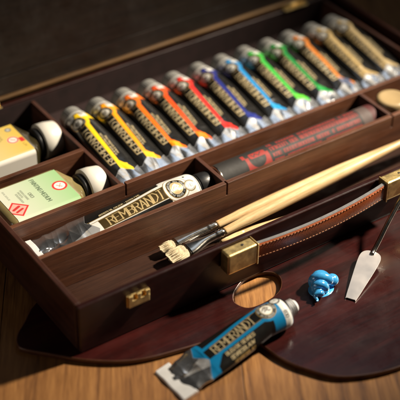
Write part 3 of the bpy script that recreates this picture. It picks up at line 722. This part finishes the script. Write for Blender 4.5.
# round cream knob in the compartment beyond
kn = empty('jar', (48.1, 11.2, -3.6), 'small jar with a round cream lid in the right end compartment', 'jar')
kn.location = Vector((45.75, 10.55, -4.88)) * S
bm = bmesh.new(); lathe(bm, [(0, 0), (0, 1.5), (.2, 1.65), (3.1, 1.65), (3.5, 1.4), (3.6, 1.4)], 48, 'z'); obj('jar_body', bm, MAT['brown_glass'], kn)
bm = bmesh.new(); lathe(bm, [(3.5, 0), (3.5, 1.65), (3.6, 1.78), (4.75, 1.74), (4.95, 1.55), (5.0, 1.3), (4.94, 1.1), (4.94, 0)], 72, 'z', ribs=36, ribamp=.02, ribrange=(2, 3)); obj('jar_lid', bm, MAT['cream'], kn)

# ------------------------------------------------------------------ bottles
def bottle(kind, loc, label, glass):
    """flat rectangular bottle on its back: x from base to cap, z up"""
    t = empty('bottle', loc, label, 'bottle')
    Lb, W, H = (8.2, 6.1, 3.3)
    bm = bmesh.new(); rows = []
    def sec(x, w_, h, rad, zc):
        P = []; n = 6
        for cx, cy, a0 in ((w_ / 2 - rad, h / 2 - rad, 0), (-w_ / 2 + rad, h / 2 - rad, 90), (-w_ / 2 + rad, -h / 2 + rad, 180), (w_ / 2 - rad, -h / 2 + rad, 270)):
            for k in range(n): a = math.radians(a0 + 90 * k / (n - 1)); P.append(bm.verts.new((x, cx + rad * math.cos(a), zc + cy + rad * math.sin(a))))
        return P
    zc = H / 2
    for x, w_, h, rad in ((0, W - 1.3, H - 1.2, .5), (.08, W - .7, H - .6, .6), (.35, W - .15, H - .12, .55), (.8, W, H, .5), (Lb - .6, W, H, .5), (Lb - .1, W - .3, H - .2, .6), (Lb + .45, W - 1.7, H - .7, .9), (Lb + .85, 3.3, 2.5, 1.2), (Lb + 1.05, 2.7, 2.4, 1.19), (Lb + 1.6, 2.7, 2.4, 1.19)):
        rows.append(sec(x, w_, h, rad, zc))
    for A, B in zip(rows[:-1], rows[1:]):
        n = len(A)
        for j in range(n): f = bm.faces.new((A[j], A[(j + 1) % n], B[(j + 1) % n], B[j])); f.smooth = True
    bm.faces.new(rows[0]); bm.faces.new(rows[-1][::-1])
    obj('glass_body', bm, glass, t)
    bm = bmesh.new(); x = Lb + 1.0
    lathe(bm, [(x, 0), (x, 1.62), (x + .12, 1.72), (x + .42, 1.72), (x + .5, 1.6), (x + .62, 1.6), (x + .7, 0)], 56); obj('neck_ring', bm, MAT['black_cap'], t, loc=(0, 0, zc))
    bm = bmesh.new(); x = Lb + 1.62
    lathe(bm, [(x, 0), (x, 1.90), (x + .06, 1.96), (x + 1.0, 1.92), (x + 1.96, 1.74), (x + 2.05, 1.70), (x + 2.13, 1.60), (x + 2.15, 1.50), (x + 2.15, 1.45), (x + 2.15, 0)], 64); obj('cap', bm, MAT['white_cap'], t, loc=(0, 0, zc + .1))
    # label wrapping the upper face and the near side
    x0, x1 = .95, Lb - .35; nx, ns = 200, 260
    hw = W / 2 - .5; arc = .5 * PI / 2
    s = np.linspace(-(hw + arc + H - 1.2), hw, ns); y = np.zeros(ns); z = np.zeros(ns); e = .025; R = .5
    for k, q in enumerate(s):
        if q >= -hw: y[k] = q; z[k] = H + e
        elif q >= -hw - arc: a = (-hw - q) / R; y[k] = -hw - (R + e) * math.sin(a); z[k] = H - R + (R + e) * math.cos(a)
        else: y[k] = -hw - R - e; z[k] = H - R - (-hw - arc - q)
    A = np.linspace(x0, x1, nx); AA, SS = np.meshgrid(A, s, indexing='ij')
    V = np.stack([AA, np.repeat(y[None], nx, 0), np.repeat(z[None], nx, 0)], -1)
    Lx = x1 - x0
    if kind == 'green':
        P = Paint(AA, SS, WHT, 0, .04)
        g = np.clip((AA - x0) / Lx, 0, 1) ** 1.1
        P.c[..., :3] = (1 - g[..., None]) * np.array((.66, .68, .56)) + g[..., None] * np.array((.30, .52, .24))
        INK = (.05, .09, .05)
        def across(txt, xa, s0, h, w_, col):                       # lines that read from the far edge to the near one
            ss, e_ = text_segs(txt, 0, 0, h, w_, thick=.2, thin=.14)
            P.over(P.mask(P.segs([(xa + q[1], s0 - q[0], xa + q[3], s0 - q[2], q[4]) for q in ss])), col)
        across('PAINTING MEDIUM', x0 + Lx * .56, 2.25, .42, .25, INK)
        across('083', x0 + Lx * .40, .45, .30, .24, (.02, .02, .02))
        for j, ln in enumerate(('MEDIUM A PEINDRE', 'MALMITTEL', 'SCHILDERMEDIUM')):
            across(ln, x0 + Lx * .33 - j * .32, 1.3 - .15 * j, .17, .10, (.14, .16, .12))
        across('75 ML 2.5 FL.OZ', x0 + Lx * .10, 2.0, .15, .10, (.2, .22, .18))
        P.over(P.mask(P.circ(x1 - .85, -.1, .78)) , (.62, .03, .03)); P.over(P.mask(P.circ(x1 - .85, -.1, .56)), (.84, .80, .74))
        P.over(P.mask(P.segs([(x1 - 1.1, .1, x1 - .7, -.35, .09), (x1 - .6, .2, x1 - 1.0, -.3, .07)])), (.6, .08, .07))
        dmd = (np.abs(AA - x0 - .75) + np.abs(SS + 1.25) - 1.25) * .7
        P.over(P.mask(dmd), (.62, .025, .025)); P.over(P.mask(dmd + .18), (.72, .40, .34))
        P.over(P.mask(P.segs([(x0 + .35, -1.2, x0 + 1.05, -.9, .30), (x0 + .5, -1.65, x0 + 1.2, -1.4, .26)])), (.55, .03, .03))
    else:
        P = Paint(AA, SS, (.66, .50, .10), 0, .04)
        g = np.clip((AA - x0) / Lx, 0, 1); P.c[..., :3] = (1 - g[..., None]) * np.array((.70, .62, .36)) + g[..., None] * np.array((.68, .47, .075))
        P.over(P.mask(P.rect(x0 - 1, x1 + 1, -9, -hw - .1)), (.76, .73, .66))
        P.over(P.mask(P.rect(x0 - 1, x1 + 1, -hw - .22, -hw - .1)), (.60, .45, .12))
        P.over(P.mask(P.circ(x1 - 1.15, -.15, .62)), (.80, .75, .68)); P.over(P.mask(np.abs(P.circ(x1 - 1.15, -.15, .52)) - .07), (.6, .05, .05))
        P.over(P.mask(P.segs([(x1 - 1.35, 0, x1 - .95, -.3, .1)])), (.5, .05, .05)); P.over(P.mask(P.rect(x1 - .55, x1 - .05, -.9, -.1, .1)), (.58, .03, .03))
        P.over(P.mask(P.circ(x1 - .75, 1.75, .34)), (.16, .18, .20)); P.over(P.mask(P.circ(x1 - .75, 1.75, .20)), (.5, .5, .45))
        def across(txt, xa, s0, h, w_, col):
            ss, e_ = text_segs(txt, 0, 0, h, w_, thick=.2, thin=.14)
            P.over(P.mask(P.segs([(xa + q[1], s0 - q[0], xa + q[3], s0 - q[2], q[4]) for q in ss])), col)
        across('083', x1 - 3.2, 1.2, .34, .26, (.03, .03, .03))
        for j in range(4): across(('LINSEED OIL', 'HUILE DE LIN', 'LEINOL', 'LIJNOLIE')[j], x1 - 2.2 - j * .3, 1.7, .18, .12, (.25, .18, .05))
        across('LIN', x1 - .55, -1.2, .25, .22, (.30, .20, .03))
    grid_mesh('label', V, P.c, MAT['label_paper'], t)
    return t
bottle('green', (.95, 17.35, -3.8), 'bottle with a pale green label and white cap in the nearer left compartment', MAT['gold_glass'])
bottle('yellow', (1.0, 26.7, -3.6), 'bottle with a yellow and white label and white cap in the farther left compartment', MAT['brown_glass'])

# ------------------------------------------------------------------ brushes
def brush(tip, tail, label, hw, L_br, L_fe, rmax, roll=0., L_tot=30, hidden=False):
    m = frame(tip, tail)
    t = empty('paint_brush', mat=m, label=label, cat='paint brush', group='flat bristle brushes lying in the front trough')
    m_ = m @ Matrix.Rotation(roll, 4, 'X'); t.matrix_world = m_
    # bristle head: flat tuft, widest in the middle, ragged at the tip
    bm = bmesh.new(); rs = random.Random(int(tip[0] * 100)); nr, nc = 10, 40; rows = []
    for i in range(nr + 1):
        f = i / nr; x = L_br * (1 - f); w_ = hw * (.88 + .22 * math.sin(PI * min(1, f * 1.1) * .8)) * (1 - .10 * f ** 4); th_ = .34 * (1 - .72 * f)
        ring = []
        for k in range(nc):
            a = 2 * PI * k / nc; c, s = math.cos(a), math.sin(a)
            yy = w_ * math.copysign(abs(c) ** .7, c); zz = th_ * math.copysign(abs(s) ** .8, s)
            jit = rs.uniform(-.10, .08) if i == nr else 0
            ring.append(bm.verts.new((x + jit - (.12 * (1 - (yy / w_) ** 2) if i == nr else 0), yy + rs.uniform(-.02, .02), zz + rs.uniform(-.02, .02))))
        rows.append(ring)
    for A, B in zip(rows[:-1], rows[1:]):
        for j in range(nc): bm.faces.new((A[j], A[(j + 1) % nc], B[(j + 1) % nc], B[j]))
    bm.faces.new(rows[-1]); bm.faces.new(rows[0][::-1])
    for k in range(260):                                           # single stray hairs
        yy = rs.uniform(-hw, hw) * .98; z = rs.uniform(-.16, .2); x0 = L_br * .7; x1 = rs.uniform(-.08, .12)
        sweep(bm, [(x0, yy * .95, z * 1.4), ((x0 + x1) / 2, yy * 1.03, z * 1.25), (x1, yy + rs.uniform(-.03, .03), z * .6)], [.014, .012, .005], 3)
    obj('bristles', bm, MAT['bristle'], t)
    bm = bmesh.new(); rows = []; n = 36; x0 = L_br - .12
    for f in np.linspace(0, 1, 24):
        x = x0 + f * L_fe; g = min(1, f / .62); g = g * g * (3 - 2 * g)
        w_ = (hw + .06) * (1 - g) + .42 * g - .08 * max(0, f - .4); h_ = .38 * (1 - g) + .42 * g - .08 * max(0, f - .4)
        for c0, wd in ((.82, .03), (.9, .03)):
            if abs(f - c0) < wd: w_ += .07; h_ += .07
        rows.append([bm.verts.new((x, w_ * math.copysign(abs(math.cos(2 * PI * k / n)) ** (.6 + .4 * g), math.cos(2 * PI * k / n)), h_ * math.copysign(abs(math.sin(2 * PI * k / n)) ** (.6 + .4 * g), math.sin(2 * PI * k / n)))) for k in range(n)])
    for A, B in zip(rows[:-1], rows[1:]):
        for j in range(n): bm.faces.new((A[j], A[(j + 1) % n], B[(j + 1) % n], B[j])).smooth = True
    bm.faces.new(rows[0]); bm.faces.new(rows[-1][::-1])
    obj('ferrule', bm, MAT['nickel'], t)
    xs = x0 + L_fe - .1
    pr = [(xs, 0), (xs, .40), (xs + .25, .40), (xs + 2, .46)]
    for f in np.linspace(.1, 1, 16):
        q = math.sin(PI * min(1, .25 + f * .75)); pr.append((xs + f * L_tot, (.46 + (rmax - .46) * math.sin(PI * min(.5, f * 1.6))) * (1 if f < .5 else 1 - .75 * (f - .5) / .5)))
    pr.append((xs + L_tot + .1, 0))
    bm = bmesh.new(); lathe(bm, pr, 28); obj('handle', bm, MAT['handle_wood'], t, smooth=True)
    return t
brush((13.3, 6.9, -4.05), (37.5, 6.35, -2.9), 'flat hog bristle brush lying nearest the middle wall', .52, 1.6, 5.0, .62, 0.15)
brush((13.1, 5.15, -3.9), (37.8, 5.35, -2.2), 'flat hog bristle brush with the widest bristle head in front of the other', .86, 2.1, 4.5, .60, .1)
brush((14.6, 5.9, -4.35), (33.6, 3.1, -4.35), 'bristle brush with its head hidden, its thin handle low along the trough floor', .55, 1.6, 3.0, .42, 0.1, L_tot=18)

# ------------------------------------------------------------------ squeezed paint
bm = bmesh.new()
pts = []; rad = []
for i in range(150):                                               # soft layered squeeze lying on its side, point towards the near left
    t = i / 149; a = 5.2 + t * 2 * PI * 3.3; q = .78 * (1 - t) ** .85
    pts.append(Vector((q * math.cos(a), q * math.sin(a), 2.7 * t ** 1.1))); rad.append(min(1, .35 + t * 9) * (.52 - .44 * t ** 1.35) * (1 + .05 * math.sin(i * .33)))
zq = Vector((-.80, -.57, -.13)).normalized().to_track_quat('Z', 'Y').to_matrix()
pts = [zq @ p + Vector((.95, .70, .86 + .05 * math.sin(i * .21))) for i, p in enumerate(pts)]
sweep(bm, pts, rad, 36)
for (c, r_) in (((.95, .70, .80), .95), ((.35, .25, .72), .80), ((-.25, -.15, .6), .52), ((1.9, .15, .58), .62), ((1.4, .4, .6), .62)):
    bmesh.ops.create_icosphere(bm, subdivisions=3, radius=r_, matrix=Matrix.Translation(c))
bmesh.ops.create_icosphere(bm, subdivisions=3, radius=1.0, matrix=Matrix.Translation((.7, .35, .02)) @ Matrix.Diagonal((1.35, 1.1, .16, 1)))
pb = obj('paint_blob', bm, MAT['paint_blue'], None, loc=(23.05, -5.55, -5.54)); pb.rotation_euler = (0, 0, math.radians(8)); pb.scale = (1.06, 1.06, 1.0)
tag(pb, 'glossy pearl blue squeezed paint curled up on the dark palette', 'paint')
rm = pb.modifiers.new('remesh', 'REMESH'); rm.mode = 'VOXEL'; rm.voxel_size = .05 * S; rm.use_smooth_shade = True
sm = pb.modifiers.new('smooth', 'SMOOTH'); sm.iterations = 4; sm.factor = .5

# ------------------------------------------------------------------ palette knife
kf = empty('palette_knife', (25.1, -7.9, -5.42), 'palette knife with a broad pale steel blade and cranked shaft on the palette', 'palette knife')
kx = Vector((30.75, -4.4, -4.6)) - Vector((25.1, -7.9, -5.42)); kang = math.atan2(kx.y, kx.x)
kf.rotation_euler = (0, -math.atan2(kx.z, math.hypot(kx.x, kx.y)), kang)
bm = bmesh.new(); LK = kx.length
half = [(0, .40), (.05, .52), (LK * .35, .78), (LK * .7, 1.02), (LK * .86, 1.06), (LK * .94, .92), (LK * .985, .6), (LK, .22)]
pts = [(p.x, p.y) for p in catmull([(a, -b, 0) for a, b in half] + [(a, b, 0) for a, b in half[::-1]], 4)]
prism(bm, pts, .0, .09); obj('blade', bm, MAT['steel'], kf, bevel=.03)
def loc_k(p): return kf.rotation_euler.to_matrix().inverted() @ (Vector(p) - Vector((25.1, -7.9, -5.42)))
bm = bmesh.new(); ws = [(30.4, -4.65, -4.55), (31.0, -4.35, -4.35), (31.9, -4.0, -3.7), (33.2, -3.5, -2.6), (35.6, -2.55, -1.15), (37.9, -1.75, .3)]
sweep(bm, [loc_k(p) for p in catmull(ws, 6, False)], .23, 14, flat=.85); obj('shaft', bm, MAT['nickel'], kf)
d_ = (Vector(ws[-1]) - Vector(ws[-2])).normalized(); q0 = Vector(ws[-1])
bm = bmesh.new(); sweep(bm, [loc_k(q0 + d_ * s) for s in (-.4, 0, .8, 3, 6, 9, 10.5, 11)], [.3, .42, .5, .62, .66, .55, .4, .15], 24); obj('handle', bm, MAT['varnish'], kf)
